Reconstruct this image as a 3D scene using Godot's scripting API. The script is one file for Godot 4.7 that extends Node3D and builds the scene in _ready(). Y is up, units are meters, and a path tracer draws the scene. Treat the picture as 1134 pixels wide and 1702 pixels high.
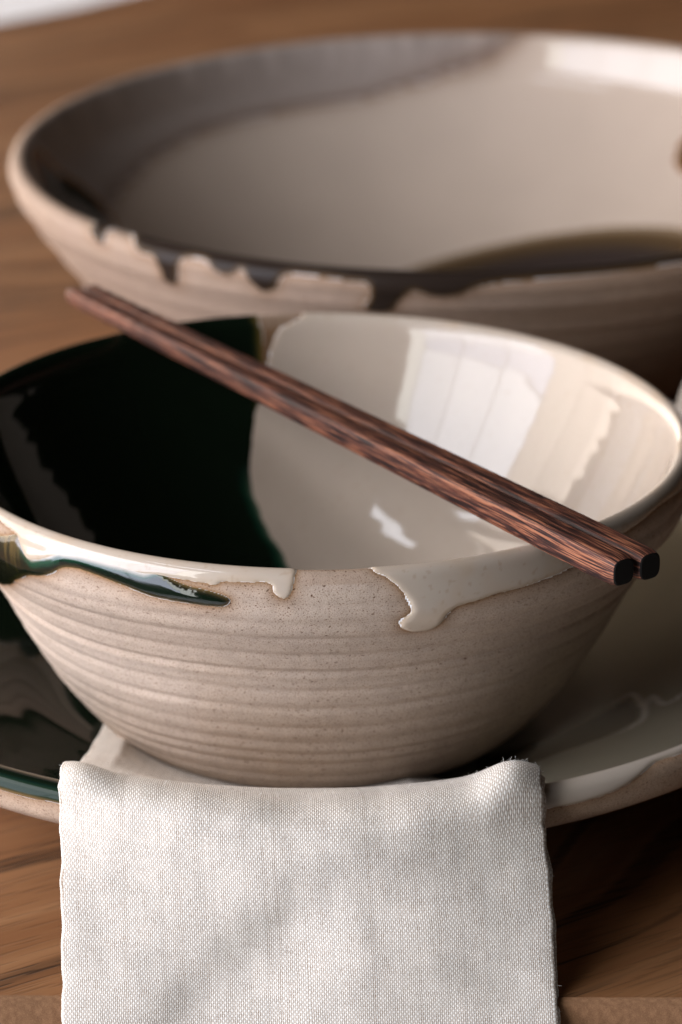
extends Node3D
# A stoneware bowl on a plate with a linen napkin and two chopsticks, a large serving bowl behind,
# on a wooden table beside a tall window (the light comes from the left).

const RB := 0.093          # radius used to turn angles into millimetres on the small bowl
const TABLE_Y := -0.088
var rng := RandomNumberGenerator.new()


# ------------------------------------------------------------------ helpers
class Profile:
	var r := PackedFloat32Array()
	var y := PackedFloat32Array()
	var ds := 0.00025
	var s0 := 0.0
	var s1 := 0.0
	func _init(inner: Array, outer: Array) -> void:
		var pts: Array[Vector2] = []
		for k in range(inner.size() - 1, 0, -1):
			pts.append(inner[k])
		var crest := pts.size()
		for p in outer:
			pts.append(p)
		var dense := PackedVector2Array()
		var crest_at := 0
		for k in pts.size() - 1:
			if k == crest:
				crest_at = dense.size()
			var a: Vector2 = pts[maxi(k - 1, 0)]
			var b: Vector2 = pts[k]
			var c: Vector2 = pts[k + 1]
			var d: Vector2 = pts[mini(k + 2, pts.size() - 1)]
			# centripetal-like tangents, so that short and long spans join without overshoot
			var l1 := maxf(b.distance_to(a), 1e-5)
			var l2 := maxf(c.distance_to(b), 1e-5)
			var l3 := maxf(d.distance_to(c), 1e-5)
			var t1 := (c - a) / (l1 + l2) * l2
			var t2 := (d - b) / (l2 + l3) * l2
			for j in 24:
				var t := j / 24.0
				var t_2 := t * t
				var t_3 := t_2 * t
				dense.append(b * (2 * t_3 - 3 * t_2 + 1) + t1 * (t_3 - 2 * t_2 + t) + c * (-2 * t_3 + 3 * t_2) + t2 * (t_3 - t_2))
		dense.append(pts[pts.size() - 1])
		var len := PackedFloat32Array()
		len.append(0.0)
		for k in range(1, dense.size()):
			len.append(len[k - 1] + dense[k].distance_to(dense[k - 1]))
		s0 = -len[crest_at]
		s1 = len[len.size() - 1] - len[crest_at]
		var k2 := 0
		var n := int((s1 - s0) / ds) + 1
		for i in n + 1:
			var s := minf(i * ds, s1 - s0)
			while k2 < dense.size() - 2 and len[k2 + 1] < s:
				k2 += 1
			var w := (s - len[k2]) / maxf(len[k2 + 1] - len[k2], 1e-9)
			r.append(maxf(lerpf(dense[k2].x, dense[k2 + 1].x, w), 0.0))
			y.append(lerpf(dense[k2].y, dense[k2 + 1].y, w))
	func at(s: float) -> Vector2:
		var f := clampf((s - s0) / ds, 0.0, r.size() - 1.001)
		var i := int(f)
		var w := f - i
		return Vector2(lerpf(r[i], r[i + 1], w), lerpf(y[i], y[i + 1], w))
	func normal(s: float) -> Vector2:
		var d := (at(s + 0.0005) - at(s - 0.0005)).normalized()
		return Vector2(-d.y, d.x)


class Outline:
	# signed distance (mm, positive inside) to a line in the unrolled wall: x = angle as millimetres, y = way down from the rim
	var segs: Array[Vector4] = []
	var cells := {}
	var closed := false
	func _init(pts: Array, radius_mm: float, is_closed: bool) -> void:
		closed = is_closed
		var q: Array[Vector2] = []
		for k in range(0, pts.size(), 2):
			q.append(Vector2(deg_to_rad(pts[k]) * radius_mm, pts[k + 1]))
		# a smooth line through the points
		var n := q.size()
		var sm: Array[Vector2] = []
		for k in (n if closed else n - 1):
			var a: Vector2 = q[(k - 1 + n) % n] if closed or k > 0 else q[0]
			var b: Vector2 = q[k]
			var c: Vector2 = q[(k + 1) % n]
			var d: Vector2 = q[(k + 2) % n] if closed or k < n - 2 else q[n - 1]
			for j in 4:
				sm.append(b.cubic_interpolate(c, a, d, j / 4.0))
		if closed:
			sm.append(q[0])
		else:
			sm.append(q[n - 1])
		for k in sm.size() - 1:
			segs.append(Vector4(sm[k].x, sm[k].y, sm[k + 1].x, sm[k + 1].y))
			var lo := int(floor(minf(sm[k].x, sm[k + 1].x) / 4.0))
			var hi := int(floor(maxf(sm[k].x, sm[k + 1].x) / 4.0))
			for c in range(lo - 1, hi + 2):
				if not cells.has(c):
					cells[c] = PackedInt32Array()
				var l: PackedInt32Array = cells[c]
				l.append(k)
				cells[c] = l
	func sd(a: float, s: float) -> float:
		var cell := int(floor(a / 4.0))
		if not cells.has(cell):
			return -6.0 if closed else (6.0 if s < 2.0 else -6.0)
		var best := 36.0
		var crossings := 0
		var list: PackedInt32Array = cells[cell]
		for k in list:
			var g: Vector4 = segs[k]
			var dx := g.z - g.x
			var dy := g.w - g.y
			var t := clampf(((a - g.x) * dx + (s - g.y) * dy) / maxf(dx * dx + dy * dy, 1e-9), 0.0, 1.0)
			var ex := a - g.x - dx * t
			var ey := s - g.y - dy * t
			best = minf(best, ex * ex + ey * ey)
			if (g.x <= a) != (g.z <= a):
				if g.y + dy * (a - g.x) / dx < s:
					crossings += 1
		var inside := (crossings % 2 == 1) == closed
		return sqrt(best) if inside else -sqrt(best)


func noise(seed_value: int, freq: float, octaves := 3) -> FastNoiseLite:
	var n := FastNoiseLite.new()
	n.seed = seed_value
	n.noise_type = FastNoiseLite.TYPE_SIMPLEX_SMOOTH
	n.frequency = freq
	n.fractal_octaves = octaves
	if octaves <= 1:
		n.fractal_type = FastNoiseLite.FRACTAL_NONE
	return n


func thing(called: String, label: String, category: String, at := Vector3.ZERO, group := "") -> Node3D:
	var o := Node3D.new()
	o.name = called
	add_child(o, true)
	o.position = at
	o.set_meta("label", label)
	o.set_meta("category", category)
	if group != "":
		o.set_meta("group", group)
	return o


func part(called: String, mesh: Mesh, mat: Material, parent: Node3D) -> MeshInstance3D:
	var m := MeshInstance3D.new()
	m.name = called
	m.mesh = mesh
	m.material_override = mat
	parent.add_child(m, true)
	return m


# a grid of nu x nv points becomes a smooth mesh; with keep, only quads with a kept corner are drawn
func grid(nu: int, nv: int, pos: PackedVector3Array, col: PackedColorArray, uv: PackedVector2Array, wrap: bool, keep := PackedByteArray()) -> ArrayMesh:
	var nor := PackedVector3Array()
	nor.resize(nu * nv)
	for j in nv:
		var j0 := maxi(j - 1, 0)
		var j1 := mini(j + 1, nv - 1)
		for i in nu:
			var i0 := i - 1
			var i1 := i + 1
			if wrap:
				i0 = (nu - 2) if i0 < 0 else i0
				i1 = 1 if i1 >= nu else i1
			else:
				i0 = maxi(i0, 0)
				i1 = mini(i1, nu - 1)
			var du := pos[j * nu + i1] - pos[j * nu + i0]
			var dv := pos[j1 * nu + i] - pos[j0 * nu + i]
			nor[j * nu + i] = dv.cross(du).normalized()
	var idx := PackedInt32Array()
	var kept := keep.size() > 0
	for j in nv - 1:
		for i in nu - 1:
			var a := j * nu + i
			if kept and not (keep[a] or keep[a + 1] or keep[a + nu] or keep[a + nu + 1]):
				continue
			idx.append(a)
			idx.append(a + 1)
			idx.append(a + nu)
			idx.append(a + 1)
			idx.append(a + nu + 1)
			idx.append(a + nu)
	if kept:   # leave out the points no quad uses
		var map := PackedInt32Array()
		map.resize(nu * nv)
		map.fill(-1)
		var p2 := PackedVector3Array()
		var n2 := PackedVector3Array()
		var c2 := PackedColorArray()
		var u2 := PackedVector2Array()
		for k in idx.size():
			var o := idx[k]
			if map[o] < 0:
				map[o] = p2.size()
				p2.append(pos[o])
				n2.append(nor[o])
				c2.append(col[o])
				u2.append(uv[o])
			idx[k] = map[o]
		pos = p2
		nor = n2
		col = c2
		uv = u2
	var arr := []
	arr.resize(Mesh.ARRAY_MAX)
	arr[Mesh.ARRAY_VERTEX] = pos
	arr[Mesh.ARRAY_NORMAL] = nor
	arr[Mesh.ARRAY_TEX_UV] = uv
	if col.size() == pos.size():
		arr[Mesh.ARRAY_COLOR] = col
	arr[Mesh.ARRAY_INDEX] = idx
	var m := ArrayMesh.new()
	m.add_surface_from_arrays(Mesh.PRIMITIVE_TRIANGLES, arr)
	return m


func steps(from: float, to: float, by: float) -> PackedFloat32Array:
	var out := PackedFloat32Array()
	var n := maxi(1, int(ceil((to - from) / by)))
	for k in n:
		out.append(lerpf(from, to, k / float(n)))
	return out


# the clay body of a thrown piece: relief(th, s) in metres along the normal, tint(th, s) its colour
func thrown(pr: Profile, nth: int, ss: PackedFloat32Array, relief: Callable, tint: Callable) -> ArrayMesh:
	var nu := nth + 1
	var nv := ss.size()
	var pos := PackedVector3Array()
	var col := PackedColorArray()
	var uv := PackedVector2Array()
	for s in ss:
		var p := pr.at(s)
		var n := pr.normal(s)
		for i in nu:
			var th := -PI + TAU * i / nth
			if i == nth:
				th = -PI
			var h: float = relief.call(th, s)
			var rr := p.x + n.x * h
			pos.append(Vector3(rr * sin(th), p.y + n.y * h, rr * cos(th)))
			col.append(tint.call(th, s))
			uv.append(Vector2(i / float(nth), s * 10.0))
	return grid(nu, nv, pos, col, uv, true)


# a coat of glaze on it: coat(th, s, x, z) gives the height in millimetres (below -0.05: none), tint its colour
func glazed(pr: Profile, th0: float, th1: float, nth: int, ss: PackedFloat32Array, relief: Callable, coat: Callable, tint: Callable) -> ArrayMesh:
	var nu := nth + 1
	var nv := ss.size()
	var pos := PackedVector3Array()
	var col := PackedColorArray()
	var uv := PackedVector2Array()
	var keep := PackedByteArray()
	for s in ss:
		var p := pr.at(s)
		var n := pr.normal(s)
		for i in nu:
			var th := lerpf(th0, th1, i / float(nth))
			var sn := sin(th)
			var cs := cos(th)
			var h: float = coat.call(th, s, p.x * sn * 1000.0, p.x * cs * 1000.0)
			keep.append(1 if h > -0.05 else 0)
			h = maxf(h, -0.12) * 0.001 + float(relief.call(th, s))
			var rr := p.x + n.x * h
			pos.append(Vector3(rr * sn, p.y + n.y * h, rr * cs))
			col.append(tint.call(th, s, p.x * sn * 1000.0, p.x * cs * 1000.0) if keep[keep.size() - 1] else Color.WHITE)
			uv.append(Vector2(i / float(nth), s * 10.0))
	return grid(nu, nv, pos, col, uv, th1 - th0 > 6.28, keep)


# the rounded shoulder of a coat whose edge is d millimetres away
func bead(d: float, thick: float, wide: float) -> float:
	if d <= 0.0:
		return maxf(d * 0.5, -0.12)
	return thick * sqrt(1.0 - pow(1.0 - minf(d / wide, 1.0), 2.0))


func along(pts: Array, x: float) -> float:   # value at x of a line through (x, value) pairs
	if x <= pts[0]:
		return pts[1]
	for k in range(2, pts.size(), 2):
		if x <= pts[k]:
			var t: float = (x - pts[k - 2]) / (pts[k] - pts[k - 2])
			t = t * t * (3.0 - 2.0 * t) * 0.5 + t * 0.5
			return lerpf(pts[k - 1], pts[k + 1], t)
	return pts[pts.size() - 1]


func picture(w: int, h: int, bytes: PackedByteArray, channels: int) -> ImageTexture:
	return ImageTexture.create_from_image(Image.create_from_data(w, h, false, Image.FORMAT_RGB8 if channels == 3 else Image.FORMAT_L8, bytes))


func b8(x: float) -> int:
	return clampi(int(x * 255.0 + 0.5), 0, 255)


func srgb(c: Color) -> Color:
	return c.linear_to_srgb()


# ------------------------------------------------------------------ materials
var clay: StandardMaterial3D
var glaze: StandardMaterial3D
var glaze_dark: StandardMaterial3D
var glaze_satin: StandardMaterial3D
var glaze_matt: StandardMaterial3D
var glaze_black: StandardMaterial3D
var linen: StandardMaterial3D
var table_wood: StandardMaterial3D
var table_edge_wood: StandardMaterial3D
var stick_wood: StandardMaterial3D
var stick_end: StandardMaterial3D

const CLAY := Color(0.605, 0.475, 0.375)
const TOAST := Color(0.30, 0.155, 0.062)
const CREAM := Color(0.46, 0.385, 0.315)
const INK := Color(0.0042, 0.0080, 0.0060)


func make_clay() -> void:
	# fine grog: dark and light specks over a mottled ground; multiplies the vertex colour
	var n := 1024
	var a := noise(11, 0.02, 3)
	var b := noise(12, 0.35, 2)
	var c := noise(13, 0.18, 1)
	var d := noise(14, 0.07, 1)
	var bytes := PackedByteArray()
	bytes.resize(n * n * 3)
	var hb := PackedByteArray()
	hb.resize(n * n)
	for j in n:
		for i in n:
			var v := 0.90 + 0.06 * a.get_noise_2d(i, j) + 0.17 * b.get_noise_2d(i, j)
			var spot := c.get_noise_2d(i * 1.3, j * 1.3)
			var sp := smoothstep(0.52, 0.78, spot)
			var fleck := smoothstep(0.80, 0.86, d.get_noise_2d(i * 1.0, j * 1.6))
			sp = maxf(sp, fleck * 1.5)
			var k := (j * n + i) * 3
			bytes[k] = b8(v * (1.0 - 0.40 * sp))
			bytes[k + 1] = b8(v * (1.0 - 0.50 * sp))
			bytes[k + 2] = b8(v * (1.0 - 0.58 * sp))
			hb[j * n + i] = b8(0.5 + 0.35 * b.get_noise_2d(i, j) - 0.3 * sp)
	clay = StandardMaterial3D.new()
	clay.resource_name = "unglazed stoneware"
	clay.vertex_color_use_as_albedo = true
	clay.albedo_texture = picture(n, n, bytes, 3)
	clay.uv1_triplanar = true
	clay.uv1_scale = Vector3(9, 9, 9)
	clay.roughness = 0.72
	clay.metallic_specular = 0.35
	clay.heightmap_enabled = true
	clay.heightmap_texture = picture(n, n, hb, 1)
	clay.heightmap_scale = 0.008
	glaze = StandardMaterial3D.new()
	glaze.resource_name = "glossy glaze"
	glaze.vertex_color_use_as_albedo = true
	glaze.roughness = 0.055
	glaze.metallic_specular = 0.5
	glaze_dark = glaze.duplicate()
	glaze_dark.resource_name = "dark glaze"
	glaze_dark.metallic_specular = 0.30
	glaze_matt = glaze.duplicate()
	glaze_matt.resource_name = "dull glaze"
	glaze_matt.roughness = 0.28
	glaze_matt.metallic_specular = 0.22
	glaze_black = glaze.duplicate()
	glaze_black.resource_name = "black glaze"
	glaze_black.metallic_specular = 0.25
	glaze_satin = glaze.duplicate()
	glaze_satin.resource_name = "satin glaze"
	glaze_satin.roughness = 0.2
	glaze_satin.metallic_specular = 0.36


func make_linen() -> void:
	# a plain weave: 160 warp threads over 102 mm, thick and thin, with slubs
	var n := 1536
	var threads := 214
	var rows := 186
	var warp_tone := PackedFloat32Array()
	var warp_wide := PackedFloat32Array()
	var weft_tone := PackedFloat32Array()
	rng.seed = 5
	for k in threads + 1:
		warp_tone.append(1.0 + rng.randf_range(-0.015, 0.015) - (0.05 if rng.randf() < 0.04 else 0.0))
		warp_wide.append(rng.randf_range(0.90, 1.06) - (0.16 if rng.randf() < 0.06 else 0.0))
	for k in rows + 1:
		weft_tone.append(1.0 + rng.randf_range(-0.02, 0.02))
	var sl := noise(21, 0.02, 2)
	var mot := noise(22, 0.006, 3)
	var wav := noise(23, 0.008, 2)
	var bytes := PackedByteArray()
	bytes.resize(n * n * 3)
	var hb := PackedByteArray()
	hb.resize(n * n)
	for j in n:
		for i in n:
			var x := i * threads / float(n) + 0.30 * wav.get_noise_2d(i * 0.6, j)
			var y := j * rows / float(n) + 0.30 * wav.get_noise_2d(j + 900.0, i * 0.6)
			x = fposmod(x, threads)
			y = fposmod(y, rows)
			var ci := int(x)
			var cj := int(y)
			var fx := x - ci - 0.5
			var fy := y - cj - 0.5
			var slub := sl.get_noise_2d(ci * 37.0, j * 0.9)
			var streak := smoothstep(0.22, 0.55, sl.get_noise_2d(ci * 53.0 + 4000.0, j * 1.3))
			var ww := warp_wide[ci] + 0.14 * slub - 0.24 * streak
			var over := (ci + cj) % 2 == 0
			# warp shows as an upright oval where it passes over, and dips where it passes under
			var across := clampf(1.0 - pow(absf(fx) * 2.0 / maxf(ww, 0.3), 2.0), 0.0, 1.0)
			var updown := 0.5 + 0.5 * cos(fy * PI * 1.1) * (1.0 if over else -0.9)
			var warp_h := sqrt(across) * (0.30 + 0.70 * updown)
			var across2 := clampf(1.0 - pow(absf(fy) * 2.0 / 0.92, 2.0), 0.0, 1.0)
			var weft_h := sqrt(across2) * (0.62 if not over else 0.30) * (0.75 + 0.25 * cos(fx * PI))
			var h := maxf(warp_h, weft_h)
			var tone: float = warp_tone[ci] if warp_h > weft_h else weft_tone[cj] * 0.96
			tone *= 1.0 + 0.05 * mot.get_noise_2d(i, j)
			var t := smoothstep(0.10, 0.85, h)
			var k := (j * n + i) * 3
			bytes[k] = b8(lerpf(0.60, 0.935, t) * tone)
			bytes[k + 1] = b8(lerpf(0.515, 0.916, t) * tone)
			bytes[k + 2] = b8(lerpf(0.440, 0.880, t) * tone)
			hb[j * n + i] = b8(h)
	linen = StandardMaterial3D.new()
	linen.resource_name = "undyed linen"
	linen.albedo_texture = picture(n, n, bytes, 3)
	linen.roughness = 0.95
	linen.metallic_specular = 0.2
	linen.heightmap_enabled = true
	linen.heightmap_texture = picture(n, n, hb, 1)
	linen.heightmap_scale = 0.010
	linen.rim_enabled = true
	linen.rim = 0.25
	linen.rim_tint = 0.6


func make_wood() -> void:
	# table: long grain with open pores and dark heart streaks (x along the grain, y across)
	var w := 1024
	var h := 2048
	var warp := noise(31, 0.0022, 2)
	var band := noise(32, 0.012, 3)
	var pore := noise(33, 0.11, 2)
	var cloud := noise(34, 0.004, 2)
	var bytes := PackedByteArray()
	bytes.resize(w * h * 3)
	var hb := PackedByteArray()
	hb.resize(w * h)
	var ca := Vector3(0.045, 0.023, 0.012)
	var cb := Vector3(0.222, 0.096, 0.038)
	var cc := Vector3(0.325, 0.165, 0.075)
	for j in h:
		for i in w:
			var v := j + 170.0 * warp.get_noise_2d(i * 0.85, j * 0.55)
			var ring := band.get_noise_2d(i * 0.05, v)
			var ring2 := band.get_noise_2d(i * 0.09 + 700.0, v * 2.9)
			var g := 0.5 + 0.42 * ring + 0.26 * ring2 + 0.18 * cloud.get_noise_2d(i, j * 0.6)
			var dark := smoothstep(0.16, 0.42, band.get_noise_2d(i * 0.07 + 3000.0, v * 1.15))
			var p := smoothstep(0.12, 0.42, pore.get_noise_2d(i * 0.20, j * 1.6))
			var c := cb.lerp(cc, clampf(g * 1.5 - 0.45, 0.0, 1.0))
			c = c.lerp(ca, clampf(dark * 0.52 + p * 0.62 * (0.45 + dark), 0.0, 0.95))
			var q := Color(c.x, c.y, c.z).linear_to_srgb()
			var k := (j * w + i) * 3
			bytes[k] = b8(q.r)
			bytes[k + 1] = b8(q.g)
			bytes[k + 2] = b8(q.b)
			hb[j * w + i] = b8(0.7 - 0.5 * p - 0.15 * dark)
	table_wood = StandardMaterial3D.new()
	table_wood.resource_name = "oiled table wood"
	table_wood.albedo_texture = picture(w, h, bytes, 3)
	table_wood.roughness = 0.50
	table_wood.metallic_specular = 0.32
	table_wood.heightmap_enabled = true
	table_wood.heightmap_texture = picture(w, h, hb, 1)
	table_wood.heightmap_scale = 0.015
	# its sawn edge: short torn fibres
	var n := 512
	var f1 := noise(41, 0.05, 3)
	var f2 := noise(42, 0.2, 2)
	var eb := PackedByteArray()
	eb.resize(n * n * 3)
	for j in n:
		for i in n:
			var g := 0.5 + 0.32 * f1.get_noise_2d(i * 0.3, j * 0.3) + 0.26 * f2.get_noise_2d(i * 0.35, j * 0.5)
			var c := Vector3(0.13, 0.062, 0.030).lerp(Vector3(0.31, 0.165, 0.085), clampf(g, 0.0, 1.0))
			var q := Color(c.x, c.y, c.z).linear_to_srgb()
			var k := (j * n + i) * 3
			eb[k] = b8(q.r)
			eb[k + 1] = b8(q.g)
			eb[k + 2] = b8(q.b)
	table_edge_wood = StandardMaterial3D.new()
	table_edge_wood.resource_name = "sawn table edge"
	table_edge_wood.albedo_texture = picture(n, n, eb, 3)
	table_edge_wood.roughness = 0.85
	table_edge_wood.metallic_specular = 0.2
	# chopsticks: dark palm-like wood in wavy stripes (x round the stick, y along it)
	var sw := 256
	var sh := 2048
	var k1 := noise(51, 0.012, 2)
	var k2 := noise(52, 0.055, 3)
	var k3 := noise(53, 0.11, 2)
	var sb := PackedByteArray()
	sb.resize(sw * sh * 3)
	var s_h := PackedByteArray()
	s_h.resize(sw * sh)
	for j in sh:
		for i in sw:
			# wrap round by walking on a cylinder
			var an := TAU * i / sw
			var cx := cos(an) * 40.0
			var cy := sin(an) * 40.0
			var z := j * 0.075
			var wob := 14.0 * k1.get_noise_3d(cx, cy, j * 0.16)
			var st := k2.get_noise_3d(cx * 1.5 + wob, cy * 1.5 - wob, z * 0.6)
			var fine := k3.get_noise_3d(cx * 2.9 + wob * 2.0, cy * 2.9 + wob, z * 0.85 + 90.0)
			var g := 0.47 + 0.62 * st + 1.05 * fine
			g += 0.30 * k1.get_noise_3d(cx + 300.0, cy, j * 0.05)
			var c := Vector3(0.016, 0.008, 0.007).lerp(Vector3(0.085, 0.027, 0.018), smoothstep(0.22, 0.58, g))
			c = c.lerp(Vector3(0.27, 0.105, 0.054), smoothstep(0.60, 0.92, g))
			var q := Color(c.x, c.y, c.z).linear_to_srgb()
			var k := (j * sw + i) * 3
			sb[k] = b8(q.r)
			sb[k + 1] = b8(q.g)
			sb[k + 2] = b8(q.b)
			s_h[j * sw + i] = b8(g)
	stick_wood = StandardMaterial3D.new()
	stick_wood.resource_name = "striped dark wood"
	stick_wood.albedo_texture = picture(sw, sh, sb, 3)
	stick_wood.roughness = 0.5
	stick_wood.metallic_specular = 0.3
	stick_wood.heightmap_enabled = true
	stick_wood.heightmap_texture = picture(sw, sh, s_h, 1)
	stick_wood.heightmap_scale = 0.006
	stick_end = StandardMaterial3D.new()
	stick_end.resource_name = "blackened end grain"
	stick_end.albedo_color = srgb(Color(0.008, 0.007, 0.006))
	stick_end.roughness = 0.7
	stick_end.metallic_specular = 0.25


# ------------------------------------------------------------------ the scene
func _ready() -> void:
	var cam := Camera3D.new()
	cam.name = "camera"
	var lens := CameraAttributesPhysical.new()
	lens.frustum_focal_length = 100.0
	lens.exposure_aperture = 10.3
	lens.frustum_focus_distance = 0.742
	cam.attributes = lens
	cam.keep_aspect = Camera3D.KEEP_HEIGHT
	cam.fov = 2.0 * rad_to_deg(atan(851.0 / 5500.0))
	cam.near = 0.05
	cam.far = 40.0
	cam.position = Vector3(0, 0.2873, 0.7821)
	cam.rotation = Vector3(-0.3771, 0, 0)
	add_child(cam)
	var we := WorldEnvironment.new()
	we.name = "environment"
	var env := Environment.new()
	env.background_mode = Environment.BG_COLOR
	env.background_color = Color(0.011, 0.0095, 0.0085).linear_to_srgb()
	env.background_energy_multiplier = 1.0
	env.tonemap_mode = Environment.TONE_MAPPER_LINEAR
	env.tonemap_exposure = 0.94
	env.sdfgi_enabled = true
	env.ssao_enabled = true
	env.ssil_enabled = true
	we.environment = env
	add_child(we)
	build_window()

	make_clay()
	make_linen()
	make_wood()
	build_floor()
	build_backdrop()
	build_table()
	build_plate()
	build_serving_bowl()
	build_bowl()
	build_chopsticks()
	build_napkin()
	build_jar()


# the window on the left, turned towards the table, that lights everything
func build_window() -> void:
	var w := thing("window", "broad white framed window left of the table with sheer curtains along its far part", "window", Vector3(-1.503, 0, 0.547))
	w.rotation = Vector3(0, deg_to_rad(20.0), 0)
	var paint := StandardMaterial3D.new()
	paint.albedo_color = srgb(Color(0.6, 0.57, 0.52))
	paint.roughness = 0.5
	var glow := StandardMaterial3D.new()
	glow.albedo_color = Color(0.8, 0.85, 0.9)
	glow.emission_enabled = true
	glow.emission = Color(0.9, 0.95, 1.0)
	glow.emission_energy_multiplier = 1.0
	var sheer := StandardMaterial3D.new()
	sheer.albedo_color = Color(0.85, 0.8, 0.72)
	sheer.emission_enabled = true
	sheer.emission = Color(1.0, 0.93, 0.82)
	sheer.emission_energy_multiplier = 0.5
	# along the wall from, to, height from, to, radiance, curtain?, tint of what is seen through it
	var day := Color(0.955, 0.965, 1.0)
	var shade := Color(0.90, 0.92, 1.0)
	var warm := Color(1.0, 0.95, 0.91)
	var panes := [
		[0.98, 1.18, -0.35, 1.40, 7.2, false, Color(1.0, 1.0, 0.97)],
		[0.50, 0.97, -0.35, 0.62, 7.2, false, shade], [0.50, 0.97, 0.63, 1.40, 8.8, false, day],
		[0.02, 0.49, -0.35, 0.55, 7.6, false, shade], [0.02, 0.49, 0.56, 1.40, 9.6, false, day],
		[-0.52, 0.01, -0.35, 0.50, 8.0, false, shade], [-0.52, 0.01, 0.51, 1.40, 9.6, false, day],
		[-0.98, -0.53, -0.35, 1.55, 5.2, true, warm], [-1.50, -0.99, -0.35, 1.55, 4.3, true, warm], [-2.20, -1.51, -0.35, 1.55, 5.0, true, warm], [-3.10, -2.21, -0.35, 1.55, 4.3, true, warm],
		[-0.15, 1.15, 2.40, 2.80, 9.0, false, day],  # upper pane added for the low highlight inside the bowl
	]
	for p in panes:
		var sz := Vector2(p[1] - p[0], p[3] - p[2])
		var c := Vector3(0, (p[2] + p[3]) / 2.0, (p[0] + p[1]) / 2.0)
		var bm := BoxMesh.new()
		bm.size = Vector3(0.008, sz.y, sz.x)
		var m := part("curtain_or_added_panel" if p[5] else "window_or_added_pane", bm, sheer if p[5] else glow, w)
		m.position = c
		var l := AreaLight3D.new()
		l.name = "window_or_added_light"
		l.area_size = sz
		l.light_energy = p[4] * sz.x * sz.y / PI
		l.light_color = p[6]
		l.area_normalize_energy = true
		l.shadow_enabled = true
		l.transform = w.transform * Transform3D(Basis(Vector3.UP, -PI / 2), c + Vector3(0.012, 0, 0))
		add_child(l, true)
	# warm glowing panel added at the far end to reflect in the bowl
	var added_panel := Transform3D(Basis(Vector3.UP, atan2(1.55, 2.55)), Vector3(-1.55, 0.42, -2.55))
	var bb := BoxMesh.new()
	bb.size = Vector3(1.9, 1.2, 0.008)
	part("curtain_or_added_panel", bb, sheer, w).transform = w.transform.affine_inverse() * added_panel
	var bl := AreaLight3D.new()
	bl.name = "window_or_added_light"
	bl.area_size = Vector2(1.9, 1.2)
	bl.light_energy = 4.0 * 1.9 * 1.2 / PI
	bl.light_color = warm
	bl.area_normalize_energy = true
	bl.shadow_enabled = true
	bl.transform = added_panel * Transform3D(Basis(Vector3.UP, PI), Vector3(0, 0, 0.012))
	add_child(bl, true)
	for f in [[1.23, 0.10], [-3.15, 0.10]]:
		var bm := BoxMesh.new()
		bm.size = Vector3(0.03, 1.95, f[1])
		part("window_frame", bm, paint, w).position = Vector3(0.035, 0.53, f[0])
	for f in [[1.45, 0.09], [-0.40, 0.09]]:
		var bm := BoxMesh.new()
		bm.size = Vector3(0.026, f[1], 4.40)
		part("window_frame", bm, paint, w).position = Vector3(0.035, f[0], -0.96)


func build_floor() -> void:
	var pm := BoxMesh.new()
	pm.size = Vector3(9, 0.05, 9)
	var m := StandardMaterial3D.new()
	m.albedo_color = srgb(Color(0.80, 0.78, 0.75))
	m.roughness = 0.5
	var o := part("floor", pm, m, self)
	o.position = Vector3(0, -0.875, -1.0)
	o.set_meta("kind", "structure")
	o.set_meta("label", "pale floor beyond the far edge of the table")


func build_backdrop() -> void:  # pale box added to give a bright background past the table corner
	var o := thing("added_backdrop", "pale box added as a bright backdrop beyond the far left corner of the table, out of focus", "added_backdrop", Vector3(-0.40, -0.85, -1.75))
	var m := StandardMaterial3D.new()
	m.albedo_color = srgb(Color(0.62, 0.60, 0.585))
	m.roughness = 0.8
	var st := SurfaceTool.new()
	st.begin(Mesh.PRIMITIVE_TRIANGLES)
	var bx := BoxMesh.new()
	bx.size = Vector3(1.0, 0.70, 0.4)
	part("backdrop_box", bx, m, o).position = Vector3(0.05, 0.38, 0)
	var cu := CapsuleMesh.new()
	cu.radius = 0.05
	cu.height = 1.04
	var c := part("backdrop_edge", cu, m, o)
	c.rotation = Vector3(0, 0, PI / 2)
	c.position = Vector3(0.05, 0.73, 0.17)


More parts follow.
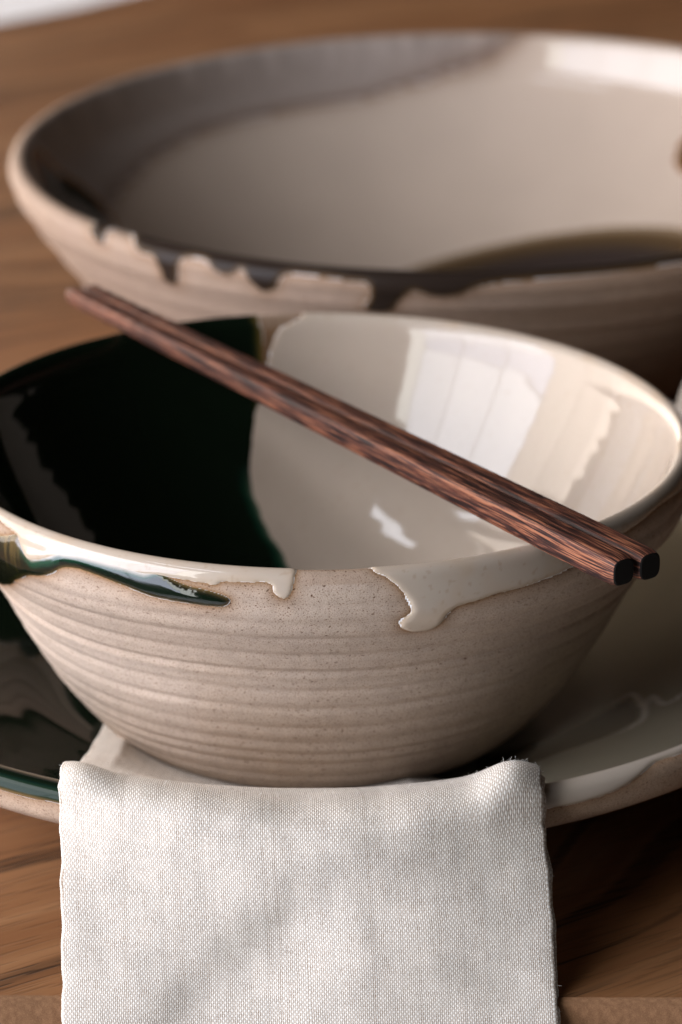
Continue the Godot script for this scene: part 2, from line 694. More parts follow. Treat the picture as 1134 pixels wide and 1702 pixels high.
func build_table() -> void:
	var t := thing("table", "brown wooden table with visible grain under the bowls", "table", Vector3(0, TABLE_Y, 0))
	# the outline, from front left to the right and round the back
	var ol := PackedVector2Array([Vector2(-0.62, 0.1275), Vector2(0.9, 0.1378)])
	ol.append_array(PackedVector2Array([Vector2(0.95, -0.6), Vector2(0.8, -1.2), Vector2(0.4, -1.22), Vector2(0.15, -1.09), Vector2(0.0, -0.975), Vector2(-0.05, -0.94), Vector2(-0.1025, -0.888), Vector2(-0.134, -0.850), Vector2(-0.17, -0.818), Vector2(-0.24, -0.765), Vector2(-0.32, -0.55), Vector2(-0.48, -0.2)]))
	var tri := Geometry2D.triangulate_polygon(ol)
	var st := SurfaceTool.new()
	st.begin(Mesh.PRIMITIVE_TRIANGLES)
	var ca := cos(0.565)
	var sa := sin(0.565)
	var ch := 0.0011   # chamfer
	var inset := Geometry2D.offset_polygon(ol, -ch)[0]
	tri = Geometry2D.triangulate_polygon(inset)
	for k in range(0, tri.size(), 3):
		var a: Vector2 = inset[tri[k]]
		var b: Vector2 = inset[tri[k + 1]]
		var c: Vector2 = inset[tri[k + 2]]
		if (b - a).cross(c - a) < 0.0:
			var q := b
			b = c
			c = q
		for v in [a, b, c]:
			st.set_normal(Vector3.UP)
			# grain runs towards the right and back
			var al: float = v.x * ca - v.y * sa
			var ac: float = v.x * sa + v.y * ca
			st.set_uv(Vector2(al / 0.62 + 0.37, ac / 0.44 + 0.31))
			st.add_vertex(Vector3(v.x, 0, v.y))
	st.generate_tangents()
	part("tabletop", st.commit(), table_wood, t)
	var se := SurfaceTool.new()
	se.begin(Mesh.PRIMITIVE_TRIANGLES)
	var n := ol.size()
	# subdivide the front edge so that its torn arris is uneven
	var edge := PackedVector2Array()
	for k in n:
		var a: Vector2 = ol[k]
		var b: Vector2 = ol[(k + 1) % n]
		var m := 900 if k == 0 else 6
		for j in m:
			edge.append(a.lerp(b, j / float(m)))
	rng.seed = 77
	var nz := noise(78, 900.0, 2)
	var hs := [0.0, -ch, -0.03]
	var ne := edge.size()
	var rows := []
	for lv in 3:
		var row := PackedVector3Array()
		for k in ne:
			var tan := (edge[(k + 1) % ne] - edge[(k - 1 + ne) % ne]).normalized()
			var nn := Vector2(-tan.y, tan.x)
			var into := 1.0 if Geometry2D.is_point_in_polygon(edge[k] + nn * 0.003, ol) else -1.0
			var p := edge[k]
			var rough := 0.00035 * nz.get_noise_2d(edge[k].x, edge[k].y + lv * 3.0)
			if lv == 0:
				p += nn * into * (ch + rough + 0.0001)
			else:
				p += nn * into * rough * 0.6
			row.append(Vector3(p.x, hs[lv] + (0.0001 if lv == 0 else rough * 0.7), p.y))
		rows.append(row)
	for lv in 2:
		for k in ne:
			var k1 := (k + 1) % ne
			var a: Vector3 = rows[lv][k]
			var b: Vector3 = rows[lv][k1]
			var c: Vector3 = rows[lv + 1][k]
			var d: Vector3 = rows[lv + 1][k1]
			var u := k * 0.11
			for v in [[a, u, 0.0], [b, u + 0.11, 0.0], [c, u, 0.2 + lv], [b, u + 0.11, 0.0], [d, u + 0.11, 0.2 + lv], [c, u, 0.2 + lv]]:
				se.set_uv(Vector2(v[1], v[2]))
				se.add_vertex(v[0])
	se.generate_normals()
	part("table_edge", se.commit(), table_edge_wood, t)


# ------------------------------------------------------------------ the bowl in front
func build_bowl() -> void:
	var inner := [Vector2(0.0925, 0), Vector2(0.0912, -0.0007), Vector2(0.09, -0.0025), Vector2(0.088, -0.008), Vector2(0.0855, -0.014), Vector2(0.0827, -0.02), Vector2(0.0801, -0.025), Vector2(0.0773, -0.03), Vector2(0.0743, -0.035), Vector2(0.0711, -0.04), Vector2(0.0676, -0.045), Vector2(0.0636, -0.05), Vector2(0.0588, -0.055), Vector2(0.0524, -0.06), Vector2(0.044, -0.0645), Vector2(0.034, -0.068), Vector2(0.022, -0.0702), Vector2(0.011, -0.071), Vector2(0, -0.0712)]
	var outer := [Vector2(0.0925, 0), Vector2(0.0942, -0.0012), Vector2(0.0948, -0.004), Vector2(0.0950, -0.009), Vector2(0.0935, -0.014), Vector2(0.0894, -0.020), Vector2(0.0862, -0.025), Vector2(0.0834, -0.030), Vector2(0.0808, -0.035), Vector2(0.0783, -0.040), Vector2(0.0757, -0.045), Vector2(0.0730, -0.050), Vector2(0.0700, -0.055), Vector2(0.0666, -0.060), Vector2(0.0630, -0.065), Vector2(0.0588, -0.070), Vector2(0.0540, -0.0745), Vector2(0.0482, -0.0777), Vector2(0.0430, -0.0785), Vector2(0.0415, -0.0792), Vector2(0.0375, -0.0792), Vector2(0.0360, -0.0775), Vector2(0, -0.0770)]
	var pr := Profile.new(inner, outer)
	var base := thing("ramen_bowl", "ribbed stoneware bowl with half dark green and half cream inside, carrying two chopsticks", "bowl", Vector3(-0.0064, 0, 0))
	var mm := RB * 1000.0
	# the lower edge of the cream coat outside, from the back round the left, front and right
	var cream_edge := Outline.new([-180, 4, -178, 3, -177, -1.5, -176, -4.8, -150, -5.0, -110, -5.0, -84, -5.0, -77, -3, -72, 1.5, -62, 2.2, -54, 2.0, -50.8, 2.5, -47.3, 3.6, -46.2, 6.0, -44.6, 8.6, -42.5, 8.0, -38.0, 5.6, -30, 5.2, -24.5, 4.9, -21.9, 4.2, -18.5, 4.2, -15.0, 4.5, -13.4, 4.8, -12.3, 3.7, -9.9, 3.6, -6.8, 3.2, -5.6, 3.8, -5.3, 5.6, -4.5, 6.7, -3.5, 6.7, -2.9, 5.4, -2.6, 3.3, -2.4, 1.3, -2.1, -0.7, 0, -1.0, 4, -1.0, 7.8, -0.8, 8.6, 1.0, 10.0, 2.3, 11.3, 4.0, 12.4, 6.3, 13.3, 8.6, 13.6, 11.1, 12.9, 12.6, 12.3, 14.2, 12.6, 16.3, 14.2, 18.1, 16.4, 18.3, 18.1, 16.4, 19.1, 12.9, 20.6, 11.3, 23.0, 10.7, 26, 9.8, 28.6, 9.6, 33.6, 8.9, 38.5, 7.9, 45.1, 5.6, 53.9, 4.3, 61.7, 3.3, 72, 5, 85, 4, 98, 9, 106, 14, 114, 6, 130, 5, 150, 10, 165, 4, 180, 4], mm, false)
	# the dark green run over it on the left
	var green_edge := Outline.new([-66, 29, -62.6, 29.4, -58, 26, -54.6, 23.4, -49, 17, -45.1, 13.2, -42.1, 11.7, -39.6, 9.6, -37.6, 7.5, -35.4, 6.7, -32.7, 6.8, -27.7, 7.8, -23.0, 9.3, -19, 9.7, -14.5, 9.9, -12.3, 9.6, -11.5, 8.5, -11.9, 7.3, -14.3, 6.2, -17.6, 5.5, -21, 3.9, -23.9, 3.6, -27.7, 3.0, -33.8, 2.6, -38.1, 3.4, -42, 6.4, -44.4, 6.8, -46.2, 4.5, -47.6, 3.8, -50.6, 5.6, -56, 6.5, -64, 7, -68, 12], mm, true)
	var wob := noise(101, 1.0, 2)
	var fine := noise(102, 6.0, 2)
	var edge_n := noise(103, 60.0, 2)
	# throwing rings outside (mm down from the rim, depth, width)
	var rings := []
	rng.seed = 31
	var at_s := 9.5
	while at_s < 80.0:
		rings.append([at_s, rng.randf_range(0.16, 0.30) + (0.26 if absf(at_s - 33.0) < 2.4 or absf(at_s - 58.5) < 2.4 else 0.0), rng.randf_range(0.85, 1.35)])
		at_s += rng.randf_range(4.8, 7.6)
	var relief := func(th: float, s: float) -> float:
		var sm := s * 1000.0
		var w := wob.get_noise_3d(sin(th) * 1.2, cos(th) * 1.2, 0.0)
		if sm > 2.0:
			var x := sm + 1.3 * w + 0.9 * sin(th * 1.0 + 0.8)
			var h := 0.05 * sin(x * 0.40) + 0.04 * fine.get_noise_3d(sin(th) * 0.6, cos(th) * 0.6, x * 0.05)
			for q in rings:
				var e: float = (x - q[0]) / q[2]
				if absf(e) < 5.0:
					# a narrow valley between two soft lips
					h -= q[1] * (1.5 * exp(-e * e) - 0.55 * exp(-pow((absf(e) - 2.1) / 1.3, 2.0))) * (0.8 + 0.5 * fine.get_noise_2d(th * 0.35, q[0]))
			return h * 0.001 * smoothstep(2.0, 6.0, sm)
		# inside: faint finger rings that break up the reflections
		var xi := sm + 1.6 * w
		var hi := 0.003 * sin(xi * 1.55) + 0.008 * sin(xi * 0.93 + 2.0 * w) + 0.022 * fine.get_noise_3d(sin(th) * 0.5, cos(th) * 0.5, xi * 0.018)
		return hi * 0.001 * smoothstep(-3.0, -9.0, sm)
	var mottle := noise(104, 14.0, 3)
	var blot := noise(107, 9.0, 3)
	var tint := func(th: float, s: float) -> Color:
		var sm := s * 1000.0
		var m := mottle.get_noise_3d(sin(th) * 0.093, cos(th) * 0.093, s)
		var c: Color = CLAY * (1.0 + 0.09 * m)
		c = c.lerp(Color(0.50, 0.36, 0.25), 0.30 * smoothstep(0.05, 0.5, blot.get_noise_3d(sin(th) * 0.093, cos(th) * 0.093, s * 1.6)))
		if sm > -6.0 and sm < 36.0:
			var d := maxf(cream_edge.sd(th * mm, sm), green_edge.sd(th * mm, sm))
			# iron drawn out of the clay next to the glaze
			var k := 0.58 * exp(-maxf(-d, 0.0) / 1.0) + 0.42 * exp(-maxf(-d, 0.0) / (4.2 + 2.0 * m))
			if sm < 3.5 and th > -0.06 and th < 0.17:
				k = maxf(k, 0.35)
			c = c.lerp(TOAST, clampf(k, 0.0, 1.0))
			if sm < -0.5:
				c = c.lerp(Color(0.20, 0.11, 0.055), 0.7)
		elif sm <= -6.0:
			c = Color(0.20, 0.11, 0.055)
		return c
	var ss := PackedFloat32Array()
	ss.append_array(steps(pr.s0, -0.006, 0.0025))
	ss.append_array(steps(-0.006, 0.003, 0.0004))
	ss.append_array(steps(0.003, 0.022, 0.00045))
	ss.append_array(steps(0.022, 0.092, 0.00060))
	ss.append_array(steps(0.092, pr.s1, 0.0025))
	ss.append(pr.s1)
	part("clay_body", thrown(pr, 900, ss, relief, tint), clay, base)

	# cream coat over the rim and outside
	var zero := func(_th: float, _s: float) -> float: return 0.0
	var coat_cream := func(th: float, s: float, _x: float, _z: float) -> float:
		var sm := s * 1000.0
		var d := cream_edge.sd(th * mm, sm) + 0.16 * edge_n.get_noise_2d(th * 0.5, s * 8.0)
		var full := smoothstep(3.5, 10.0, sm)   # the drips are fuller
		var h := bead(d, lerpf(0.36, 0.75, full), lerpf(1.2, 1.9, full))
		if h > 0.0:
			h = h * smoothstep(-5.0, -2.0, sm) - 0.1 * (1.0 - smoothstep(-5.2, -4.0, sm))
		return h
	var speck := noise(105, 420.0, 2)
	var tint_cream := func(th: float, s: float, x: float, z: float) -> Color:
		var d := cream_edge.sd(th * mm, s * 1000.0)
		var c: Color = CREAM.lerp(Color(0.44, 0.33, 0.22), 0.5 * exp(-d / 0.5) + 0.22 * exp(-d / 2.5))
		var sp := smoothstep(0.42, 0.6, speck.get_noise_3d(x * 0.001, s, z * 0.001))
		c = c.lerp(Color(0.30, 0.2, 0.12), 0.35 * sp)
		c = c.lerp(Color(0.45, 0.335, 0.235), 0.55 * smoothstep(-0.1, 0.55, mottle.get_noise_3d(x * 0.004, s * 4.0, z * 0.004)) + 0.12)
		# where it is thin on the edge of the rim the clay shows through
		var e := s * 1000.0
		c = c.lerp(Color(0.52, 0.40, 0.30), 0.35 * exp(-pow((e - 0.6) / 0.7, 2.0)))
		return c
	part("cream_rim_glaze", glazed(pr, -PI, PI, 1500, steps(-0.0056, 0.0205, 0.00032), zero, coat_cream, tint_cream), glaze, base)

	# the green run
	var streak := noise(106, 30.0, 2)
	var upper := [-50.0, 3.0, -45.5, 6.6, -43.6, 8.2, -40.5, 6.4, -38.1, 4.6, -33.8, 3.9, -27.7, 4.1, -23.9, 4.6, -21.5, 3.2]
	var coat_green := func(th: float, s: float, _x: float, _z: float) -> float:
		var d := green_edge.sd(th * mm, s * 1000.0) + 0.12 * edge_n.get_noise_2d(th * 0.5, s * 8.0)
		var deg := rad_to_deg(th)
		var thick := lerpf(0.50, 0.90, smoothstep(-26.0, -15.0, deg))
		return bead(d, thick, 2.3)
	var tint_green := func(th: float, s: float, _x: float, _z: float) -> Color:
		var deg := rad_to_deg(th)
		var sm := s * 1000.0
		var d := green_edge.sd(th * mm, sm)
		var t := (sm - along(upper, deg)) if deg < -20.0 else 4.0
		var c: Color = CREAM.lerp(Color(0.006, 0.040, 0.020), smoothstep(-0.8, 0.8, t))
		c = c.lerp(INK, smoothstep(0.3, 1.7, t) if deg > -38.0 else smoothstep(0.9, 2.8, t))
		if deg < -43.0:
			var st := streak.get_noise_2d(th * 1.2, s * 0.8)
			var o: Color = Color(0.010, 0.011, 0.005).lerp(Color(0.085, 0.055, 0.018), smoothstep(-0.25, 0.6, st * 0.7 - (sm - 8.5) * 0.09))
			c = c.lerp(o, smoothstep(-43.5, -47.5, deg))
		return c.lerp(Color(0.20, 0.13, 0.05), 0.85 * exp(-maxf(d, 0.0) / 0.28) * smoothstep(0.3, 1.6, t))
	part("dark_green_drip_glaze", glazed(pr, deg_to_rad(-70), deg_to_rad(-10.5), 640, steps(0.0016, 0.031, 0.0002), zero, coat_green, tint_green), glaze, base)

	# inside: dark green on the left, cream on the right; x of the edge as it runs from the back to the front
	var dark_line := [-95.0, -17.0, -89.4, -16.4, -88.0, -15.2, -83.0, -14.8, -78.3, -15.2, -73.2, -15.9, -69.9, -16.0, -66.5, -15.0, -63.8, -13.0, -60.1, -10.5, -55.7, -6.3, -40.0, 2.0, -20.0, 7.0, 5.0, 6.0, 30.0, 0.0, 60.0, -9.0, 95.0, -18.0]
	var cream_line := [-95.0, -2.5, -91.1, -4.8, -89.9, -8.1, -89.1, -10.6, -87.8, -12.3, -86.7, -13.3, -82.2, -15.4, -78.0, -18.5, -70.0, -20.0, -60.0, -18.0, -40.0, -10.0, 95.0, -30.0]
	var lip := func(s: float) -> float: return smoothstep(-0.2, -1.6, s * 1000.0)
	var coat_in_cream := func(th: float, s: float, x: float, z: float) -> float:
		var d := x - along(cream_line, z) + 0.25 * edge_n.get_noise_2d(x * 0.01, z * 0.01)
		if s > -0.0002:
			return -0.12
		var h := bead(d, 0.34, 1.4)
		if th > -0.05 and th < 0.15 and h > 0.0:   # bare rim in front
			h *= smoothstep(-0.5, -1.6, s * 1000.0)
		return h * lerpf(0.9, 1.0, smoothstep(-0.2, -2.5, s * 1000.0))
	var tint_in_cream := func(_th: float, s: float, x: float, z: float) -> Color:
		var d := x - along(cream_line, z)
		var m := mottle.get_noise_2d(x * 0.003, z * 0.003)
		var c: Color = Color(0.46, 0.372, 0.298) * (1.0 + 0.05 * m)
		if z < -75.0:
			c = c.lerp(Color(0.42, 0.27, 0.15), 0.7 * exp(-maxf(d, 0.0) / 0.45))
		var sp := smoothstep(0.45, 0.62, speck.get_noise_3d(x * 0.001, s, z * 0.001))
		c = c.lerp(Color(0.36, 0.25, 0.16), 0.25 * sp)
		return c
	part("cream_inner_glaze", glazed(pr, -PI, PI, 720, steps(pr.s0 + 0.0002, 0.0, 0.0006), relief, coat_in_cream, tint_in_cream), glaze, base)
	var coat_in_dark := func(th: float, s: float, x: float, z: float) -> float:
		var d := along(dark_line, z) - x + 0.35 * edge_n.get_noise_2d(x * 0.006, z * 0.006)
		var deg := rad_to_deg(th)
		var top := lerpf(-1.9, 3.4 + 1.5 * edge_n.get_noise_2d(th * 0.12, 3.0), smoothstep(-66.0, -80.0, deg)) if deg < 0.0 else -1.9
		d = minf(d, (top - s * 1000.0) * 1.2)
		if d <= 0.0:
			return maxf(d * 0.5, -0.12)
		return 0.28 * (1.0 - exp(-d / 0.5)) + 0.22 * smoothstep(0.0, 9.0, d)
	var tint_in_dark := func(_th: float, s: float, x: float, z: float) -> Color:
		var d := maxf(along(dark_line, z) - x, 0.0)
		var up := smoothstep(-64.0, -72.0, z)   # crisp above, running softly into the cream below
		var crisp: Color = Color(0.17, 0.105, 0.03).lerp(Color(0.035, 0.035, 0.012), smoothstep(0.4, 1.5, d)).lerp(INK, smoothstep(1.4, 3.2, d))
		var soft: Color = Color(0.46, 0.372, 0.298).lerp(Color(0.17, 0.20, 0.14), smoothstep(0.0, 2.6, d)).lerp(Color(0.010, 0.040, 0.022), smoothstep(1.6, 5.0, d)).lerp(INK, smoothstep(3.5, 8.0, d))
		var c := soft.lerp(crisp, up)
		# it thins on the edge of the rim
		return c.lerp(Color(0.045, 0.045, 0.025), 0.8 * exp(-pow((s * 1000.0 - 0.5) / 0.7, 2.0)))
	part("dark_green_inner_glaze", glazed(pr, -PI, PI, 720, steps(pr.s0 + 0.0002, 0.0062, 0.0005), relief, coat_in_dark, tint_in_dark), glaze_dark, base)


# ------------------------------------------------------------------ the plate under it
func build_plate() -> void:
	var inner := [Vector2(0.1351, 0), Vector2(0.1328, -0.001), Vector2(0.1312, -0.0035), Vector2(0.1275, -0.0065), Vector2(0.120, -0.0105), Vector2(0.110, -0.0145), Vector2(0.098, -0.0190), Vector2(0.084, -0.0240), Vector2(0.07, -0.0285), Vector2(0.055, -0.0293), Vector2(0.03, -0.0295), Vector2(0, -0.0295)]
	var outer := [Vector2(0.1351, 0), Vector2(0.1375, -0.001), Vector2(0.1384, -0.004), Vector2(0.1370, -0.0085), Vector2(0.1325, -0.0120), Vector2(0.125, -0.0152), Vector2(0.115, -0.0192), Vector2(0.103, -0.0245), Vector2(0.092, -0.0305), Vector2(0.085, -0.0340), Vector2(0.083, -0.0378), Vector2(0.079, -0.0378), Vector2(0.077, -0.0352), Vector2(0, -0.0350)]
	var pr := Profile.new(inner, outer)
	var base := thing("wide_plate", "wide shallow stoneware plate under the ramen bowl, dark glaze left and cream right", "plate", Vector3(-0.0066, -0.050, -0.0227))
	var mm := 137.0
	var edge := Outline.new([-180, 5, -150, 8, -120, 5, -90, 6, -60, 5, -36, 5.2, -31.3, 5.4, -28, 5.6, -25, 5.2, -15, 6, 0, 6, 15, 5.4, 22.7, 5.6, 26.1, 5.8, 29.5, 5.3, 32.3, 4.0, 34.5, 2.2, 36, 1.2, 39, 1.3, 43, 1.0, 48, 4, 60, 6, 80, 5, 110, 7, 140, 5, 180, 5], mm, false)
	var wob := noise(201, 1.0, 2)
	var m3 := noise(202, 12.0, 3)
	var relief := func(th: float, s: float) -> float:
		var sm := s * 1000.0
		var x := sm + 1.5 * wob.get_noise_2d(sin(th), cos(th))
		if sm > 4.0:
			return 0.00012 * sin(x * 0.8) * smoothstep(4.0, 8.0, sm)
		return 0.000006 * sin(x * 0.7) + 0.00003 * wob.get_noise_3d(sin(th) * 1.2, cos(th) * 1.2, x * 0.04) if sm < -5.0 else 0.0
	var tint := func(th: float, s: float) -> Color:
		var sm := s * 1000.0
		var m := m3.get_noise_3d(sin(th) * 0.13, cos(th) * 0.13, s)
		var c: Color = CLAY * Color(1.0, 0.93, 0.86) * (1.0 + 0.06 * m)
		if sm > -6.0 and sm < 20.0:
			c = c.lerp(TOAST, 0.75 * exp(-maxf(-edge.sd(th * mm, sm), 0.0) / 2.0))
		return c
	var ss := steps(pr.s0, -0.005, 0.003)
	ss.append_array(steps(-0.005, 0.02, 0.0006))
	ss.append_array(steps(0.02, pr.s1, 0.0015))
	ss.append(pr.s1)
	part("clay_body", thrown(pr, 600, ss, relief, tint), clay, base)
	# glaze: dark on the left; the dividing line lies under the bowl
	var line := [-140.0, -20.0, -60.0, -8.0, 0.0, 5.0, 60.0, 12.0, 140.0, 0.0]
	var coat := func(th: float, s: float, _x: float, _z: float) -> float:
		return bead(edge.sd(th * mm, s * 1000.0), 0.5, 1.4)
	var dark_col := func(th: float, s: float, x: float, z: float) -> Color:
		var d: float = along(line, z) - x
		var c: Color = Color(0.012, 0.026, 0.018).lerp(INK, smoothstep(0.5, 6.0, d))
		# the glaze thins to green and cream over the rim
		var e := s * 1000.0
		c = c.lerp(Color(0.15, 0.11, 0.07), 0.75 * exp(-pow((e + 0.3) / 0.6, 2.0)))
		c = c.lerp(Color(0.012, 0.024, 0.014), smoothstep(1.4, 2.6, e))
		return c.lerp(Color(0.20, 0.12, 0.05), smoothstep(4.3, 5.4, e))
	# a brown patch right of the bowl's foot; its pale rim is a painted reflection (plate's own x and z in mm)
	var to_mm := 180.0 / PI
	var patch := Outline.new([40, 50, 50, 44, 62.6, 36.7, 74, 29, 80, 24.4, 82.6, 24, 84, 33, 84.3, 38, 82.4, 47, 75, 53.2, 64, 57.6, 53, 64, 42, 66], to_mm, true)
	var painted_reflection := Outline.new([83.6, 34, 84.6, 34.5, 86.9, 29.7, 88.5, 37.4, 90.6, 38.5, 93.8, 35.7, 99, 30], to_mm, false)  # pale wavy reflection painted into the glaze colour
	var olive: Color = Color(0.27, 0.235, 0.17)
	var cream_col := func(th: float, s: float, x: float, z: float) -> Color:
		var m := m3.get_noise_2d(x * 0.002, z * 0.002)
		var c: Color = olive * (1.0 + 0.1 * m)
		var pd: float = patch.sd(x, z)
		var vd: float = absf(painted_reflection.sd(x, z))
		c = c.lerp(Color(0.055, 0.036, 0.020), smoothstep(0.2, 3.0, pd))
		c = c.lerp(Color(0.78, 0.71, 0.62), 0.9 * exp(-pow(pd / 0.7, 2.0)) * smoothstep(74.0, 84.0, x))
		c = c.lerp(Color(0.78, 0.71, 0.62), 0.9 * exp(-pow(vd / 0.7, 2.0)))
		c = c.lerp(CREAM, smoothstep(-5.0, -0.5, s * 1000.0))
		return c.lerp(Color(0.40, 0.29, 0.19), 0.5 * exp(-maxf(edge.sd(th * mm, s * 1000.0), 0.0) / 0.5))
	var half := func(side: float) -> Callable:
		return func(th: float, s: float, x: float, z: float) -> float:
			var d: float = (x - along(line, z)) * side
			if d < -0.2:
				return -0.12
			return minf(coat.call(th, s, x, z), bead(d + 0.2, 0.5, 2.0))
	var gs := steps(pr.s0 + 0.0003, -0.006, 0.0012)
	gs.append_array(steps(-0.006, 0.0078, 0.00035))
	part("dark_glaze", glazed(pr, -PI, PI, 800, gs, relief, half.call(-1.0), dark_col), glaze_black, base)
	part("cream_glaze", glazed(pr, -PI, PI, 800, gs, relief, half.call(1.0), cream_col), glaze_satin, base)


# ------------------------------------------------------------------ the large bowl behind
func build_serving_bowl() -> void:
	var inner := [Vector2(0.1448, 0), Vector2(0.1425, -0.001), Vector2(0.1412, -0.0035), Vector2(0.1388, -0.0095), Vector2(0.1358, -0.0155), Vector2(0.129, -0.022), Vector2(0.119, -0.03), Vector2(0.108, -0.038), Vector2(0.096, -0.046), Vector2(0.082, -0.0545), Vector2(0.064, -0.0625), Vector2(0.045, -0.0675), Vector2(0.02, -0.0698), Vector2(0, -0.07)]
	var outer := [Vector2(0.1448, 0), Vector2(0.1474, -0.0015), Vector2(0.1480, -0.005), Vector2(0.1455, -0.011), Vector2(0.1397, -0.020), Vector2(0.1325, -0.030), Vector2(0.1233, -0.041), Vector2(0.1115, -0.053), Vector2(0.098, -0.064), Vector2(0.082, -0.075), Vector2(0.070, -0.081), Vector2(0.066, -0.0845), Vector2(0.062, -0.0845), Vector2(0.060, -0.082), Vector2(0, -0.081)]
	var pr := Profile.new(inner, outer)
	var base := thing("serving_bowl", "large wide stoneware serving bowl with dark drips, standing behind the ramen bowl", "bowl", Vector3(0.0388, 0, -0.2782))
	var n := Vector3(-0.0171, 1, 0.0067).normalized()
	var xa := Vector3(1, 0.0171, 0)
	xa = (xa - n * n.dot(xa)).normalized()
	base.basis = Basis(xa, n, xa.cross(n))
	var mm := 147.0
	# lower edge of the dark coat that runs over the front rim
	var edge := Outline.new([-180, -2.4, -120, -2.4, -56, -2.4, -52.5, -0.5, -51.2, 3.5, -49.3, 5.8, -48.2, 4.8, -48.6, 0.6, -47.2, -1.6, -45.5, -1.2, -44.0, 1.2, -42.3, 4.4, -39.9, 5.0, -39.3, 8.0, -39.0, 12.5, -38.0, 14.0, -36.8, 12.3, -36.2, 7.0, -35.3, 3.6, -32.6, 2.8, -30.7, 5.8, -28.7, 5.8, -27.4, 3.8, -26.4, 7.2, -25.0, 10.4, -23.2, 8.4, -21.9, 3.8, -18, 3.4, -14.8, 4.0, -12.2, 4.6, -12.0, 8.5, -12.9, 12.8, -12.0, 14.8, -9.9, 14.2, -8.5, 9.4, -7.0, 6.2, -4.6, 8.0, -2.3, 7.5, 0.6, 4.8, 4.7, 3.6, 10.9, 3.2, 18.1, 3.0, 28, 2.8, 40, 3.4, 60, 4, 75, 2, 90, 5, 100, -1.5, 115, -2.4, 180, -2.4], mm, false)
	var wob := noise(301, 1.0, 2)
	var m3 := noise(302, 10.0, 3)
	var ray := noise(303, 9.0, 3)
	var relief := func(th: float, s: float) -> float:
		var sm := s * 1000.0
		var x := sm + 2.0 * wob.get_noise_2d(sin(th), cos(th))
		if sm > 3.0:
			return (0.00022 * sin(x * 0.62) + 0.00012 * sin(x * 1.1 + 1.0)) * smoothstep(3.0, 9.0, sm)
		return 0.000012 * sin(x * 0.6) * smoothstep(-4.0, -12.0, sm)
	# inside, the cream stops below the rim on the left: radius of its edge by angle
	var arc := func(x: float, z: float) -> float:
		var a := rad_to_deg(atan2(x, -z))   # 0 at the back, negative to the left
		return along([-180.0, 141.5, -150.0, 128.0, -120.0, 117.0, -95.0, 120.1, -79.0, 120.6, -67.2, 123.4, -55.4, 126.8, -43.0, 129.4, -33.1, 130.4, -21.8, 131.1, -14.0, 131.9, -5.9, 135.1, 1.7, 137.9, 7.0, 139.7, 10.0, 142.0, 14.0, 146.0, 150.0, 146.0, 180.0, 141.5], a)
	var tint := func(th: float, s: float) -> Color:
		var sm := s * 1000.0
		var m := m3.get_noise_3d(sin(th) * 0.14, cos(th) * 0.14, s)
		var c: Color = CLAY * Color(0.70, 0.645, 0.61) * (1.0 + 0.07 * m)
		if sm > -4.0 and sm < 20.0:
			c = c.lerp(TOAST, 0.6 * exp(-maxf(-edge.sd(th * mm, sm), 0.0) / 2.0))
		if sm < -0.8:
			# dry wash inside the rim, streaked down from it
			var p := pr.at(s)
			var d: float = arc.call(p.x * sin(th) * 1000.0, p.x * cos(th) * 1000.0) - p.x * 1000.0
			var dry: Color = Color(0.42, 0.345, 0.30) * (1.0 + 0.42 * ray.get_noise_2d(th * 1.6, s * 0.5) * smoothstep(-16.0, -2.0, sm))
			dry = dry.lerp(Color(0.16, 0.085, 0.05), 0.75 * exp(-absf(d + 0.6) / 1.8))
			c = c.lerp(dry, smoothstep(-0.8, -1.8, sm))
		return c
	var ss := steps(pr.s0, -0.03, 0.003)
	ss.append_array(steps(-0.03, 0.024, 0.0008))
	ss.append_array(steps(0.024, pr.s1, 0.0016))
	ss.append(pr.s1)
	part("clay_body", thrown(pr, 560, ss, relief, tint), clay, base)
	var coat_cream := func(_th: float, s: float, x: float, z: float) -> float:
		if s > -0.0004:
			return -0.12
		var d: float = arc.call(x, z) - sqrt(x * x + z * z)
		return bead(d, 0.16, 5.0) * smoothstep(-0.4, -2.0, s * 1000.0) if d > 0.0 else -0.12
	var tint_cream := func(_th: float, _s: float, x: float, z: float) -> Color:
		var m := m3.get_noise_2d(x * 0.002, z * 0.002)
		var d: float = arc.call(x, z) - sqrt(x * x + z * z)
		var c: Color = CREAM * Color(1.12, 1.07, 1.06) * (1.0 + 0.05 * m)
		return c.lerp(Color(0.16, 0.09, 0.05), 0.95 * exp(-maxf(d, 0.0) / 2.2))
	var gs := steps(pr.s0 + 0.0004, -0.012, 0.002)
	gs.append_array(steps(-0.012, 0.0, 0.0007))
	part("cream_inner_glaze", glazed(pr, -PI, PI, 600, gs, relief, coat_cream, tint_cream), glaze, base)
	var coat_dark := func(th: float, s: float, _x: float, _z: float) -> float:
		return bead(edge.sd(th * mm, s * 1000.0), 0.7, 1.8)
	var tint_dark := func(th: float, s: float, _x: float, _z: float) -> Color:
		var d := edge.sd(th * mm, s * 1000.0)
		return Color(0.10, 0.055, 0.025).lerp(Color(0.026, 0.019, 0.013), smoothstep(0.2, 1.6, d))
	part("dark_drip_glaze", glazed(pr, deg_to_rad(-58), deg_to_rad(120), 900, steps(-0.003, 0.017, 0.0005), relief, coat_dark, tint_dark), glaze_matt, base)
